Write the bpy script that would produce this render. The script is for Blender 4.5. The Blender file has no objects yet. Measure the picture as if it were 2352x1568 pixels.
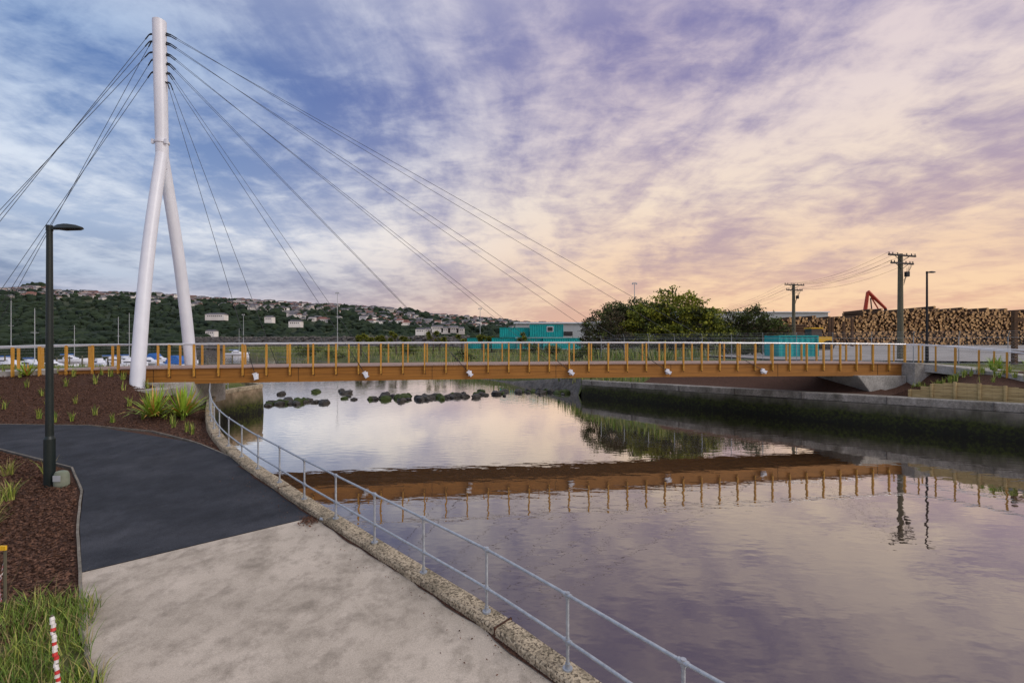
import bpy, math, random
import numpy as np
from mathutils import Vector, noise, Matrix
rng=np.random.default_rng(7); random.seed(7)
S=bpy.context.scene
S.view_settings.view_transform='Standard'; S.view_settings.look='None'; S.view_settings.exposure=0
CZ=5.1
# ---------------------------------------------------------------- materials
def lin(c):
    return tuple(((v/255)/12.92 if v/255<=0.04045 else ((v/255+0.055)/1.055)**2.4) for v in c)+(1,)
def node(nt,t,**k):
    n=nt.nodes.new(t)
    for a,b in k.items(): setattr(n,a,b)
    return n
def mat(name,c1,c2=None,scale=4,rough=.8,metal=0,bump=0,bdist=.02,bscale=None,detail=6,stretch=(1,1,1),c3=None,s3=.4,spec=.3,lo=.35,hi=.65,vor=False,speck=0,k3=.8,ska=.55,c4=None,s4=.3):
    m=bpy.data.materials.new(name); m.use_nodes=True; nt=m.node_tree; b=nt.nodes['Principled BSDF']
    b.inputs['Roughness'].default_value=rough; b.inputs['Metallic'].default_value=metal
    b.inputs['Specular IOR Level'].default_value=spec
    if c2 is None: c2=tuple(v*.8 for v in c1[:3])
    tc=node(nt,'ShaderNodeTexCoord'); mp=node(nt,'ShaderNodeMapping'); mp.inputs['Scale'].default_value=stretch
    nt.links.new(tc.outputs['Object'],mp.inputs['Vector'])
    if vor:
        n=node(nt,'ShaderNodeTexVoronoi'); n.inputs['Scale'].default_value=scale
        sp=node(nt,'ShaderNodeSeparateColor'); nt.links.new(n.outputs['Color'],sp.inputs[0]); out=sp.outputs[0]
    else:
        n=node(nt,'ShaderNodeTexNoise'); n.inputs['Scale'].default_value=scale; n.inputs['Detail'].default_value=detail; n.inputs['Roughness'].default_value=.65
        out=n.outputs['Fac']
    nt.links.new(mp.outputs[0],n.inputs['Vector'])
    r=node(nt,'ShaderNodeValToRGB'); r.color_ramp.elements[0].position=lo; r.color_ramp.elements[1].position=hi
    r.color_ramp.elements[0].color=tuple(c1[:3])+(1,); r.color_ramp.elements[1].color=tuple(c2[:3])+(1,)
    nt.links.new(out,r.inputs[0]); col=r.outputs[0]
    for cc,sc,off in ((c3,s3,0),(c4,s4,5)):
        if cc is None: continue
        n3=node(nt,'ShaderNodeTexNoise',noise_dimensions='4D'); n3.inputs['W'].default_value=off; n3.inputs['Scale'].default_value=sc; n3.inputs['Detail'].default_value=9; n3.inputs['Roughness'].default_value=.65
        nt.links.new(mp.outputs[0],n3.inputs['Vector'])
        mr=node(nt,'ShaderNodeMapRange'); mr.inputs[1].default_value=.48; mr.inputs[2].default_value=.68; mr.inputs[4].default_value=k3
        nt.links.new(n3.outputs['Fac'],mr.inputs[0])
        mx=node(nt,'ShaderNodeMix',data_type='RGBA'); nt.links.new(mr.outputs[0],mx.inputs[0]); nt.links.new(col,mx.inputs[6]); mx.inputs[7].default_value=tuple(cc[:3])+(1,)
        col=mx.outputs[2]
    if speck:
        n4=node(nt,'ShaderNodeTexNoise'); n4.inputs['Scale'].default_value=speck; n4.inputs['Detail'].default_value=4; n4.inputs['Roughness'].default_value=.8
        nt.links.new(tc.outputs['Object'],n4.inputs['Vector'])
        mr=node(nt,'ShaderNodeMapRange'); mr.inputs[1].default_value=.3; mr.inputs[2].default_value=.7; mr.inputs[3].default_value=ska; mr.inputs[4].default_value=2-ska
        nt.links.new(n4.outputs['Fac'],mr.inputs[0])
        mx=node(nt,'ShaderNodeVectorMath',operation='SCALE'); nt.links.new(col,mx.inputs[0]); nt.links.new(mr.outputs[0],mx.inputs['Scale']); col=mx.outputs[0]
    nt.links.new(col,b.inputs['Base Color'])
    if bump:
        nb=node(nt,'ShaderNodeTexNoise'); nb.inputs['Scale'].default_value=bscale or scale*3; nb.inputs['Detail'].default_value=5
        nt.links.new(tc.outputs['Object'],nb.inputs['Vector'])
        bp=node(nt,'ShaderNodeBump'); bp.inputs['Strength'].default_value=bump; bp.inputs['Distance'].default_value=bdist
        nt.links.new(nb.outputs['Fac'],bp.inputs['Height']); nt.links.new(bp.outputs[0],b.inputs['Normal'])
    return m
def mossy(m,z0,z1,green=(.034,.045,.008),dark=(.010,.011,.008)):
    """tide line: algae low on a wall, by real height"""
    nt=m.node_tree; b=nt.nodes['Principled BSDF']; src=b.inputs['Base Color'].links[0].from_socket
    g=node(nt,'ShaderNodeNewGeometry'); sp=node(nt,'ShaderNodeSeparateXYZ'); nt.links.new(g.outputs['Position'],sp.inputs[0])
    n=node(nt,'ShaderNodeTexNoise'); n.inputs['Scale'].default_value=1.3; n.inputs['Detail'].default_value=7; nt.links.new(g.outputs['Position'],n.inputs['Vector'])
    a=node(nt,'ShaderNodeMath',operation='MULTIPLY_ADD'); nt.links.new(n.outputs['Fac'],a.inputs[0]); a.inputs[1].default_value=.8; nt.links.new(sp.outputs[2],a.inputs[2])
    mr=node(nt,'ShaderNodeMapRange'); nt.links.new(a.outputs[0],mr.inputs[0]); mr.inputs[1].default_value=z1+.4; mr.inputs[2].default_value=z0+.4
    # green below the tide line, near black at the water
    md=node(nt,'ShaderNodeMapRange'); nt.links.new(a.outputs[0],md.inputs[0]); md.inputs[1].default_value=z0+.35; md.inputs[2].default_value=.45
    n2=node(nt,'ShaderNodeTexNoise'); n2.inputs['Scale'].default_value=6; n2.inputs['Detail'].default_value=9; n2.inputs['Roughness'].default_value=.7; nt.links.new(g.outputs['Position'],n2.inputs['Vector'])
    sb=node(nt,'ShaderNodeMath',operation='SUBTRACT'); nt.links.new(n2.outputs['Fac'],sb.inputs[0])
    ml=node(nt,'ShaderNodeMath',operation='MULTIPLY'); nt.links.new(md.outputs[0],ml.inputs[0]); ml.inputs[1].default_value=.16; nt.links.new(ml.outputs[0],sb.inputs[1])
    r=node(nt,'ShaderNodeValToRGB'); nt.links.new(sb.outputs[0],r.inputs[0]); r.color_ramp.elements[0].position=.36; r.color_ramp.elements[1].position=.6
    r.color_ramp.elements[0].color=dark+(1,); r.color_ramp.elements[1].color=green+(1,)
    mx=node(nt,'ShaderNodeMix',data_type='RGBA'); nt.links.new(mr.outputs[0],mx.inputs[0]); nt.links.new(src,mx.inputs[6]); nt.links.new(r.outputs[0],mx.inputs[7])
    nt.links.new(mx.outputs[2],b.inputs['Base Color']); return m

M={}
M['mulch']=mat('mulch',(.030,.014,.009),(.13,.065,.042),scale=22,rough=.95,bump=1,bdist=.06,bscale=30)
M['chip']=mat('bark_chip',(.045,.022,.014),(.19,.10,.065),scale=9,rough=.9)
M['asphalt']=mat('asphalt',(.020,.023,.030),(.034,.038,.048),scale=1.6,rough=.85,bump=.8,bdist=.012,bscale=70,c3=(.065,.069,.082),s3=.6,spec=.25,speck=70,k3=.65,detail=10,ska=.3,c4=(.014,.016,.02),s4=.9)
M['concrete']=mat('concrete_slab',(.50,.44,.37),(.40,.35,.29),scale=.9,rough=.85,bump=.4,bdist=.008,bscale=70,c3=(.27,.235,.19),s3=.8,detail=12,speck=60,k3=.7,ska=.72,c4=(.17,.145,.115),s4=2.6)
M['agg']=mat('exposed_aggregate',(.50,.42,.30),(.10,.08,.055),scale=38,rough=.9,bump=1,bdist=.02,bscale=45,vor=True,lo=.3,hi=1,c3=(.06,.055,.035),s3=2.2)
M['wall']=mossy(mat('weathered_concrete',(.20,.185,.16),(.09,.082,.07),scale=2,rough=.9,bump=.6,bdist=.03,bscale=9,c3=(.045,.042,.034),s3=1.1,stretch=(1,1,.35)),.75,1.45)
M['cap']=mat('wall_cap_concrete',(.30,.285,.26),(.17,.16,.14),scale=1.4,rough=.9,bump=.5,bdist=.02,bscale=12,c3=(.085,.08,.065),s3=.9,speck=9,stretch=(1,1,.4))
M['lwall']=mossy(mat('old_wall_concrete',(.36,.28,.19),(.16,.12,.08),scale=3,rough=.9,bump=.6,bdist=.03,bscale=9,c3=(.08,.065,.04),s3=1.1),.7,1.6,green=(.06,.075,.012))
M['pier']=mat('pier_concrete',(.42,.41,.38),(.30,.29,.27),scale=1.5,rough=.85,bump=.3,bdist=.01,bscale=20,c3=(.20,.195,.18),s3=.9,speck=12)
M['edge']=mat('edging_concrete',(.22,.20,.17),(.12,.11,.09),scale=5,rough=.9,speck=20)
M['grass']=mat('grass_ground',(.06,.09,.02),(.14,.14,.05),scale=.6,rough=.95,bump=1,bdist=.25,bscale=4,c3=(.045,.05,.02),s3=.08)
M['gravel']=mat('yard_gravel',(.24,.235,.23),(.32,.31,.30),scale=.5,rough=.9,bump=.4,bdist=.02,bscale=10,c3=(.15,.14,.13),s3=.15)
M['galv']=mat('galvanised_steel',(.42,.46,.51),(.30,.33,.37),scale=14,rough=.45,metal=.45,spec=.5)
M['white']=mat('white_paint',(.70,.74,.83),(.63,.67,.76),scale=.8,rough=.38,spec=.5)
M['cable']=mat('steel_cable',(.05,.055,.07),rough=.5,metal=.3)
M['dark']=mat('dark_steel',(.02,.022,.028),rough=.5,metal=.2)
M['lampgreen']=mat('lamp_paint',(.007,.014,.015),(.010,.019,.019),rough=.45,spec=.4)
M['beam']=mat('glulam',(.38,.17,.034),(.23,.10,.020),scale=1.6,rough=.6,stretch=(.25,.25,14),bump=.15,bdist=.01,c3=(.13,.055,.013),s3=1.2)
M['post']=mat('timber_post',(.60,.32,.055),(.40,.20,.034),scale=3,rough=.6,stretch=(6,6,.6))
M['deck']=mat('deck_boards',(.36,.26,.22),(.27,.19,.16),scale=3,rough=.75)
M['rail']=mat('stainless_rail',(.78,.79,.82),(.68,.69,.72),rough=.3,metal=.3)
M['hill']=mat('hill_bush',(.010,.020,.014),(.035,.052,.024),scale=.022,rough=1,detail=9,c3=(.06,.07,.035),s3=.006)
M['htree']=mat('hill_trees',(.009,.020,.014),(.028,.046,.022),scale=.03,rough=1)
M['hw']=mat('house_walls',(.88,.86,.84),(.50,.47,.45),scale=.02,rough=.9,detail=2)
M['hw2']=mat('house_brick',(.34,.20,.17),(.28,.26,.25),scale=.02,rough=.9,detail=2)
M['hr']=mat('roof_dark',(.05,.05,.065),(.16,.16,.18),scale=.02,rough=.8)
M['hr2']=mat('roof_red',(.22,.08,.06),(.16,.09,.08),scale=.02,rough=.8)
M['glass']=mat('window_glass',(.03,.035,.045),rough=.15,spec=.6)
M['rubble']=mat('rubble',(.075,.07,.068),(.15,.14,.13),scale=1.2,rough=.95,bump=1,bdist=.5,bscale=1.5)
M['teal']=mat('teal_paint',(.0,.36,.37),(.0,.27,.29),scale=.8,rough=.5,c3=(.02,.18,.19),s3=.5)
M['rock']=mat('wet_rock',(.014,.013,.012),(.05,.046,.04),scale=4,rough=.5,bump=.6,bdist=.05,bscale=8)
M['algae']=mat('algae_rock',(.02,.035,.006),(.04,.06,.010),scale=4,rough=.7)
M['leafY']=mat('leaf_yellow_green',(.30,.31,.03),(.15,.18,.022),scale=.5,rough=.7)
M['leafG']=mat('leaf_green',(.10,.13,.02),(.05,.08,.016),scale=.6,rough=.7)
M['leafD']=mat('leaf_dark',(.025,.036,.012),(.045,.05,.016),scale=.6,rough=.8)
M['leafB']=mat('twig_brown',(.085,.065,.04),(.05,.045,.025),scale=.6,rough=.9)
M['bark']=mat('bark',(.055,.042,.03),(.10,.08,.06),scale=4,rough=.95,bump=.5)
M['flax']=mat('flax_leaf',(.34,.50,.05),(.16,.28,.03),scale=5,rough=.5)
M['flaxr']=mat('flax_leaf_bronze',(.50,.20,.06),(.45,.38,.07),scale=5,rough=.5)
M['tuft']=mat('tuft_grass',(.26,.36,.05),(.42,.40,.11),scale=5,rough=.6)
M['lawn']=mat('long_grass',(.07,.15,.018),(.17,.24,.035),scale=3,rough=.6)
M['straw']=mat('seed_grass',(.38,.30,.14),(.26,.22,.09),scale=3,rough=.7)
M['reed']=mat('reeds',(.17,.20,.055),(.30,.28,.12),scale=.4,rough=.9)
M['logend']=mat('log_end',(.62,.40,.19),(.42,.25,.11),scale=1.5,rough=.85,detail=3)
M['logend2']=mat('log_end_weathered',(.36,.22,.11),(.22,.13,.07),scale=1.5,rough=.85,detail=3)
M['logbark']=mat('log_bark',(.07,.04,.025),(.12,.07,.04),scale=3,rough=.95)
M['red']=mat('red_paint',(.45,.05,.02),(.36,.05,.03),rough=.5)
M['yellow']=mat('yellow_paint',(.75,.45,.02),(.65,.38,.03),rough=.5)
M['blue']=mat('blue_canvas',(.03,.14,.45),(.02,.10,.34),rough=.6)
M['polew']=mat('pole_wood',(.085,.085,.06),(.15,.14,.10),scale=3,rough=.9,stretch=(5,5,.4))
M['sleeper']=mat('treated_pine',(.50,.39,.20),(.36,.27,.12),scale=2.5,rough=.8,stretch=(1,1,6),c3=(.25,.18,.08),s3=1)
M['shed']=mat('shed_metal',(.42,.45,.48),(.36,.39,.42),rough=.6)
M['tapew']=mat('tape_white',(.75,.73,.72),rough=.5)
M['taper']=mat('tape_red',(.6,.04,.04),rough=.5)
M['utility']=mat('utility_box_plastic',(.17,.20,.15),(.23,.25,.20),scale=5,rough=.7)

# ---------------------------------------------------------------- mesh builder
class MB:
    def __init__(s): s.v=[]; s.f=[]; s.m=[]; s.n=0
    def add(s,V,F,m=0):
        V=np.asarray(V,dtype=float); s.v.append(V)
        n=s.n; s.f.extend([tuple(int(i)+n for i in f) for f in F])
        if isinstance(m,(int,np.integer)): s.m.extend([int(m)]*len(F))
        else: s.m.extend([int(x) for x in m])
        s.n+=len(V)
    def box(s,c,d,m=0,rz=0,R=None):
        V=np.array([(x,y,z) for x in(-.5,.5) for y in(-.5,.5) for z in(-.5,.5)])*np.array(d)
        if R is not None: V=V@np.array(R).T
        elif rz:
            a,b=math.cos(rz),math.sin(rz); V=np.stack([V[:,0]*a-V[:,1]*b,V[:,0]*b+V[:,1]*a,V[:,2]],1)
        s.add(V+np.array(c),[(0,1,3,2),(4,6,7,5),(0,4,5,1),(2,3,7,6),(0,2,6,4),(1,5,7,3)],m)
    def tube(s,p,q,r1,r2=None,n=8,m=0,capm=None):
        if r2 is None: r2=r1
        p=np.array(p,float); q=np.array(q,float); d=q-p; L=np.linalg.norm(d)
        if L<1e-6: return
        d/=L; a=np.array([0,0,1.]) if abs(d[2])<.9 else np.array([1.,0,0]); u=np.cross(d,a); u/=np.linalg.norm(u); w=np.cross(d,u)
        t=np.arange(n)*2*math.pi/n; ring=np.outer(np.cos(t),u)+np.outer(np.sin(t),w)
        V=np.concatenate([p+ring*r1,q+ring*r2]); F=[(i,(i+1)%n,(i+1)%n+n,i+n) for i in range(n)]; ms=[m]*n
        F.append(tuple(range(n))[::-1]); F.append(tuple(range(n,2*n))); ms+=[m if capm is None else capm]*2
        s.add(V,F,ms)
    def pipe(s,P,r,n=8,m=0):
        P=np.array(P,float); k=len(P); V=[]
        for i in range(k):
            d=P[min(i+1,k-1)]-P[max(i-1,0)]; d/=np.linalg.norm(d)
            a=np.array([0,0,1.]) if abs(d[2])<.95 else np.array([1.,0,0]); u=np.cross(d,a); u/=np.linalg.norm(u); w=np.cross(d,u)
            t=np.arange(n)*2*math.pi/n; rr=r[i] if hasattr(r,'__len__') else r
            V.append(P[i]+(np.outer(np.cos(t),u)+np.outer(np.sin(t),w))*rr)
        F=[(i*n+j,i*n+(j+1)%n,(i+1)*n+(j+1)%n,(i+1)*n+j) for i in range(k-1) for j in range(n)]
        F.append(tuple(range(n))[::-1]); F.append(tuple(range((k-1)*n,k*n)))
        s.add(np.concatenate(V),F,m)
    def sweep(s,rings,m=0,close=True,caps=True):
        k=len(rings); n=len(rings[0]); V=np.concatenate([np.array(r,float) for r in rings])
        jr=range(n if close else n-1)
        F=[(i*n+j,i*n+(j+1)%n,(i+1)*n+(j+1)%n,(i+1)*n+j) for i in range(k-1) for j in jr]
        if caps and close: F.append(tuple(range(n))[::-1]); F.append(tuple(range((k-1)*n,k*n)))
        s.add(V,F,m)
    def quads(s,C,size,mi=0,flat=False,asp=.6):
        C=np.asarray(C); n=len(C); u=rng.normal(size=(n,3)); 
        if flat: u[:,2]*=.35
        u/=np.linalg.norm(u,axis=1)[:,None]; w=rng.normal(size=(n,3))
        if flat: w[:,2]*=.35
        w=w-(w*u).sum(1)[:,None]*u; w/=np.linalg.norm(w,axis=1)[:,None]
        sz=(size*rng.uniform(.6,1.3,n))[:,None]
        V=np.stack([C-u*sz-w*sz*asp*.3,C-w*sz*asp+u*sz*.1,C+u*sz,C+w*sz*asp],1).reshape(-1,3)
        F=(np.arange(n)[:,None]*4+np.arange(4)).tolist(); s.add(V,F,mi if hasattr(mi,'__len__') else [mi]*n)
    def blades(s,C,h,w,lean=.4,mi=0):
        C=np.asarray(C,float); n=len(C); a=rng.uniform(0,2*math.pi,n); d=np.stack([np.cos(a),np.sin(a),0*a],1); t=np.stack([-np.sin(a),np.cos(a),0*a],1)
        h=(h*rng.uniform(.5,1.3,n))[:,None]; l=(lean*rng.uniform(.2,1.3,n))[:,None]*h; up=np.array([0,0,1.])
        V=np.stack([C-t*w,C+t*w,C+up*h*.62+d*l*.4+t*w*.8,C+up*h*.62+d*l*.4-t*w*.8,C+up*h+d*l],1).reshape(-1,3)
        b=np.arange(n)*5; F=np.stack([b,b+1,b+2,b+3],1).tolist()+np.stack([b+3,b+2,b+4],1).tolist()
        mi=list(mi) if hasattr(mi,'__len__') else [mi]*n
        s.add(V,F,mi+mi)
    def obj(s,name,mats,parent=None,smooth=False,bevel=0):
        me=bpy.data.meshes.new(name); V=np.concatenate(s.v) if s.v else np.zeros((0,3))
        me.from_pydata(V.tolist(),[],s.f)
        for k in mats: me.materials.append(M[k])
        me.polygons.foreach_set('material_index',s.m)
        if smooth: me.polygons.foreach_set('use_smooth',[True]*len(me.polygons))
        me.update(); o=bpy.data.objects.new(name,me); S.collection.objects.link(o)
        if smooth:
            mod=o.modifiers.new('es','EDGE_SPLIT'); mod.split_angle=math.radians(38)
        if bevel:
            b=o.modifiers.new('bv','BEVEL'); b.width=bevel; b.segments=2; b.limit_method='ANGLE'
        if parent: o.parent=parent
        return o
def empty(name):
    e=bpy.data.objects.new(name,None); S.collection.objects.link(e); return e
def nz(x,y,z=0): return noise.noise(Vector((x,y,z)))
def sm(t): t=min(1,max(0,t)); return t*t*(3-2*t)

# ---------------------------------------------------------------- left bank geometry
KY=[-6,-1,1.2,3.2,4.7,5.84,6.94,8.09,9.18,10.27,11.3,12.36,13.34,14.5,15.6,16.8,18.5,21.2,25.5,28.4,30.6,33,34.5,36,42,50,60,80,100,150,400]
KX=[12,7.4,5.2,3.2,1.75,.72,-.37,-1.67,-2.91,-4.14,-5.3,-6.43,-7.53,-8.7,-9.79,-10.87,-12.2,-14.1,-16.9,-18.4,-18.7,-18.2,-19.3,-22,-30,-45,-62,-100,-135,-220,-640]
_y=np.arange(-6,400,.1); _x=np.interp(_y,KY,KX); ker=np.exp(-np.linspace(-2,2,11)**2); ker/=ker.sum(); _x2=np.convolve(np.pad(_x,5,mode='edge'),ker,'valid')
def K(y): return float(np.interp(y,_y,_x2))
def ktop(y): return float(np.interp(y,[-6,5.84,17,21,25,28,33,60],[.4,.9,1.68,1.84,1.92,1.97,2.0,1.6]))
def zp(y): return .75+.07*(min(y,16.5)-5.84)
FX=[-60,-40,-22.2,-18.1,-14.5,-11.3,-8.8,-6]; FYv=[20.5,20,19.7,19.4,18.3,16.2,14.2,12]
def HL(x,y):
    F=float(np.interp(x,FX,FYv)); base=zp(y); dk=K(y)-x
    if y>F:
        t=sm((y-F)/(23.4-F) if F<23 else 1); A=min(1.85,.46*max(0,dk-.35))
        if y>28: A=min(A,1.85-.9*sm((y-28)/8))
        base+=t*A+(.12*sm((y-F)/5)) *sm(dk/3)
    if y<8: base+=.35*math.exp(-((x+8.2)**2+(y-4.8)**2)/3.5)
    if y>45: base-= .8*sm((y-45)/15)
    return base
mb=MB(); ys=np.concatenate([np.arange(-6,40,.3),np.arange(40,160,4)]); ss=np.concatenate([np.arange(.1,30,.35),np.array([32,36,42,50,65,90,140,250,500])])
V=[(K(y)-s_,y,HL(K(y)-s_,y)-.03+(.03*nz((K(y)-s_)*2,y*2))) for y in ys for s_ in ss]
ns=len(ss); F=[];mm=[]
for i in range(len(ys)-1):
    for j in range(ns-1):
        F.append((i*ns+j,(i+1)*ns+j,(i+1)*ns+j+1,i*ns+j+1)); x=K(ys[i])-ss[j]; y=ys[i]
        mm.append(1 if (y>27.5 or (y<7.1 and x<-5.2-(y-5.7)*.9 and y<13.5+x*.8)) else 0)
mb.add(V,F,mm); mb.obj('mulch_ground',['mulch','grass'],smooth=True)
def strip(name,L,R,key,off,nx=10,ny=6,fn=HL):
    L=np.array(L,float);R=np.array(R,float); rows=[]
    for i in range(len(L)-1):
        for k in range(ny):
            t=k/ny; rows.append((L[i]*(1-t)+L[i+1]*t,R[i]*(1-t)+R[i+1]*t))
    rows.append((L[-1],R[-1])); V=[]
    for a,b in rows:
        for j in range(nx+1):
            p=a+(b-a)*j/nx; V.append((p[0],p[1],fn(p[0],p[1])+off))
    F=[(i*(nx+1)+j,i*(nx+1)+j+1,(i+1)*(nx+1)+j+1,(i+1)*(nx+1)+j) for i in range(len(rows)-1) for j in range(nx)]
    m=MB(); m.add(V,F,0); return m.obj(name,[key],smooth=True)
zpf=lambda x,y: zp(y)
def kin(y): return (K(y)-.12,y)
strip('concrete_path',[(-4,-5),(-4,0),(-4.5,4),(-5.15,5.7),(-6.35,6.7),(-7.75,8.2)],[kin(-5),kin(0),kin(4),kin(6),kin(8),kin(10.45)],'concrete',.025,fn=zpf)
AL=[(-7.75,8.2),(-9.5,10),(-11.2,11.9),(-13.2,13.6),(-17.4,15.4),(-24,17),(-45,18)]
AR=[kin(10.45),kin(12),kin(13.6),(-11.0,16.0),(-18.1,19.4),(-24,19.75),(-45,20)]
strip('asphalt_path',AL,AR,'asphalt',.035,fn=zpf,nx=16)
strip('asphalt_path_edge',[kin(13.6),kin(13.9),kin(14.4)],[(-11.0,16.0),(-10.6,15.72),kin(14.5)],'asphalt',.039,nx=6,fn=zpf)
mb=MB()
def edging(P,w=.045,h=.045):
    P=np.array(P,float)
    Q=[]
    for i in range(len(P)-1):
        for k in range(5): Q.append(P[i]+(P[i+1]-P[i])*k/5)
    Q.append(P[-1]); rings=[]
    for i,p in enumerate(Q):
        d=Q[min(i+1,len(Q)-1)]-Q[max(0,i-1)]; d/=np.linalg.norm(d); n=np.array([-d[1],d[0]]); z=zp(p[1]); p=p+n*.02*nz(i*.7,3)
        rings.append([(*(p-n*w/2),z-.1),(*(p-n*w/2),z+h),(*(p+n*w/2),z+h),(*(p+n*w/2),z-.1)])
    mb.sweep(rings)
edging([(-5.1,5.6),(-6.35,6.7),(-7.78,8.2),(-9.55,10),(-11.25,11.9),(-13.2,13.65),(-17.4,15.45),(-24,17.05),(-45,18.05)])
edging([kin(14.4),(-11.0,16.05),(-14.4,18.2),(-18.1,19.45),(-24,19.8),(-45,20.05)])
mb.obj('path_edging',['edge'])

# kerb + retaining wall
mb=MB(); ysk=np.concatenate([np.arange(-6,36,.25),np.arange(36,150,3)]); rt=[];rw=[]
def kn(y):
    d=np.array([K(y+.3)-K(y-.3),.6]); d/=np.linalg.norm(d); return np.array([d[1],-d[0]]) # towards river
for y in ysk:
    c=np.array([K(y),y]); n=kn(y); zt=ktop(y)+.018*nz(y*1.7,3); a=c-n*.17; b=c+n*.17; w1=c+n*.13; j=.035*nz(y*3,9)
    rt.append([(*a,zp(y)-.3),(*(a+n*j),zt-.03),(*(a+n*.03),zt),(*(b-n*.03),zt+.012*nz(y*5,1)),(*(b+n*j),zt-.03),(*b,zt-.26),(*w1,zt-.28)])
    rw.append([(*w1,zt-.24),(*(w1+n*.05),zt-.9),(*(w1+n*.12),-.6),(*(c-n*.1),-.6),(*(c-n*.1),zt-.24)])
mb.sweep(rt,0)
for y in (6.7,11.9,17.0,23.0):   # open joints
    c=np.array([K(y),y]); n=kn(y); mb.box((c[0],c[1],ktop(y)-.14),(.352,.025,.3),1,rz=math.atan2(n[1],n[0]))
mb.obj('kerb',['agg','mulch'],smooth=True)
mb=MB(); mb.sweep(rw,0); mb.obj('retaining_wall',['lwall'],smooth=True)
strip('gutter_moss',[(K(y)-.30-.16*nz(y*2.3,0)-.05*nz(y*9,0),y) for y in np.arange(0,14,.25)],[(K(y)-.16,y) for y in np.arange(0,14,.25)],'mulch',.042,nx=2,ny=2,fn=zpf)

def kerb_railing():
    mb=MB(); pts=[]
    yy=np.arange(-3,31,.02); xy=np.array([(K(v),v) for v in yy]); sl=np.concatenate([[0],np.cumsum(np.linalg.norm(np.diff(xy,axis=0),axis=1))])
    s0=np.interp(5.84,yy,sl); st=s0-1.56*5
    while st<sl[-1]:
        if st>=0: pts.append(float(np.interp(st,sl,yy)))
        st+=1.56
    for y in pts:
        x=K(y); z=ktop(y); mb.tube((x,y,z-.02),(x,y,z+.95),.022,n=10)
        mb.tube((x,y,z-.01),(x,y,z+.02),.065,n=12); mb.tube((x,y,z+.02),(x,y,z+.08),.033,n=10)
        for h in (.36,.95):
            mb.tube((x,y,z+h-.045),(x,y,z+h+.035),.031,n=10)
            d=np.array([K(y+.2)-K(y-.2),.4]); d/=np.linalg.norm(d); zs=(ktop(y+.2)-ktop(y-.2))/.4*d[1]
            p=np.array([x,y,z+h]); q=np.array([d[0],d[1],zs]); mb.tube(p-q*.055,p+q*.055,.033,n=10)
    for h in (.36,.95):
        mb.pipe([(K(v),v,ktop(v)+h) for v in np.arange(-3,pts[-1],.2)],.023,n=10)
    mb.obj('pipe_railing',['galv'],smooth=True)
kerb_railing()

# ---------------------------------------------------------------- right bank
BP_=np.array([(60,-11),(40,9),(26,23.07),(18.3,30.7),(6.6,42.3),(4,48),(-10,70),(-44,109),(-110,192),(-222,333),(-420,560)],float)
DIR=np.array([.72,.69]); DIR/=np.linalg.norm(DIR)
E=[]
for i in range(len(BP_)-1):
    a,b=BP_[i],BP_[i+1]; n=max(2,int(np.linalg.norm(b-a)/(1.0 if i<5 else 4)))
    for k in range(n): E.append(a+(b-a)*k/n)
E.append(BP_[-1]); E=np.array(E)
PER=np.array([-DIR[1],DIR[0]]); Eu=E@PER; Ev=E@DIR
def rs(x,y):
    p=np.array([x,y]); u=p@PER; return float(p@DIR-np.interp(u,Eu,Ev)),u
uW=float(np.array([6.6,42.3])@PER); uT=float(np.array([22.6,26.5])@PER)
def walltop(u): return float(np.interp(u,[float(BP_[1]@PER),float(BP_[2]@PER),uW],[2.2,1.92,1.5]))
def HR(x,y,su=None):
    s_,u=su if su else rs(x,y)
    far=3.35+.9*sm((s_-15)/60)
    if u<uW+.5:
        w=walltop(u)-.04
        if u<uT: h=w if s_<1.25 else (w+.8+ (far-w-.8)*sm((s_-1.4)/2.6) if s_>1.4 else w+.8*(s_-1.25)/.15)
        else: h=w+(far-w)*sm((s_-1.2)/5)
        h=max(min(h,w),h-1.5*math.exp(-(((x-25.8)/1.5)**2+((y-28.5)/1.3)**2)))
    else:
        far2=2.1+.7*sm((s_-10)/40)+ .9*sm((s_-60)/60)
        k=sm((u-uW)/18); h0=-.4+1.9*sm(s_/3)+(far2-1.5)*sm((s_-2)/15); h1=walltop(uW)+(far-1.5)*sm((s_-1.2)/5)
        h=h1*(1-k)+h0*k
        if s_<.8: h=min(h,-.4+2.2*s_)
    return h
mb=MB(); sv=np.array([0,.5,1.0,1.24,1.4,1.8,2.3,3,4,5,6,8,10,12,15,18,22,27,33,40,50,60,75,95,120,160,220,350,600,1200,2500]); V=[]
for i in range(len(E)):
    for s_ in sv:
        p=E[i]+DIR*(s_+(.35 if Eu[i]<uW+.2 else 0)); h=HR(p[0],p[1],(s_,Eu[i])); V.append((p[0],p[1],h+(.12*nz(p[0]*.3,p[1]*.3) if s_>3 else 0)-.02))
n=len(sv);F=[];mm=[]
for i in range(len(E)-1):
    for j in range(n-1):
        F.append((i*n+j,i*n+j+1,(i+1)*n+j+1,(i+1)*n+j)); u=Eu[i]
        mm.append(2 if (u<uW and sv[j]<1.2) else (1 if (u<uW-6 and sv[j]<4.5) else (3 if u>uW and sv[j]<.8 else 0)))
mb.add(V,F,mm); mb.obj('ground',['grass','mulch','cap','rubble'],smooth=True)
mb=MB(); rings=[]; rings2=[]
nW=np.array([1,1.0])/math.sqrt(2)
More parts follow.
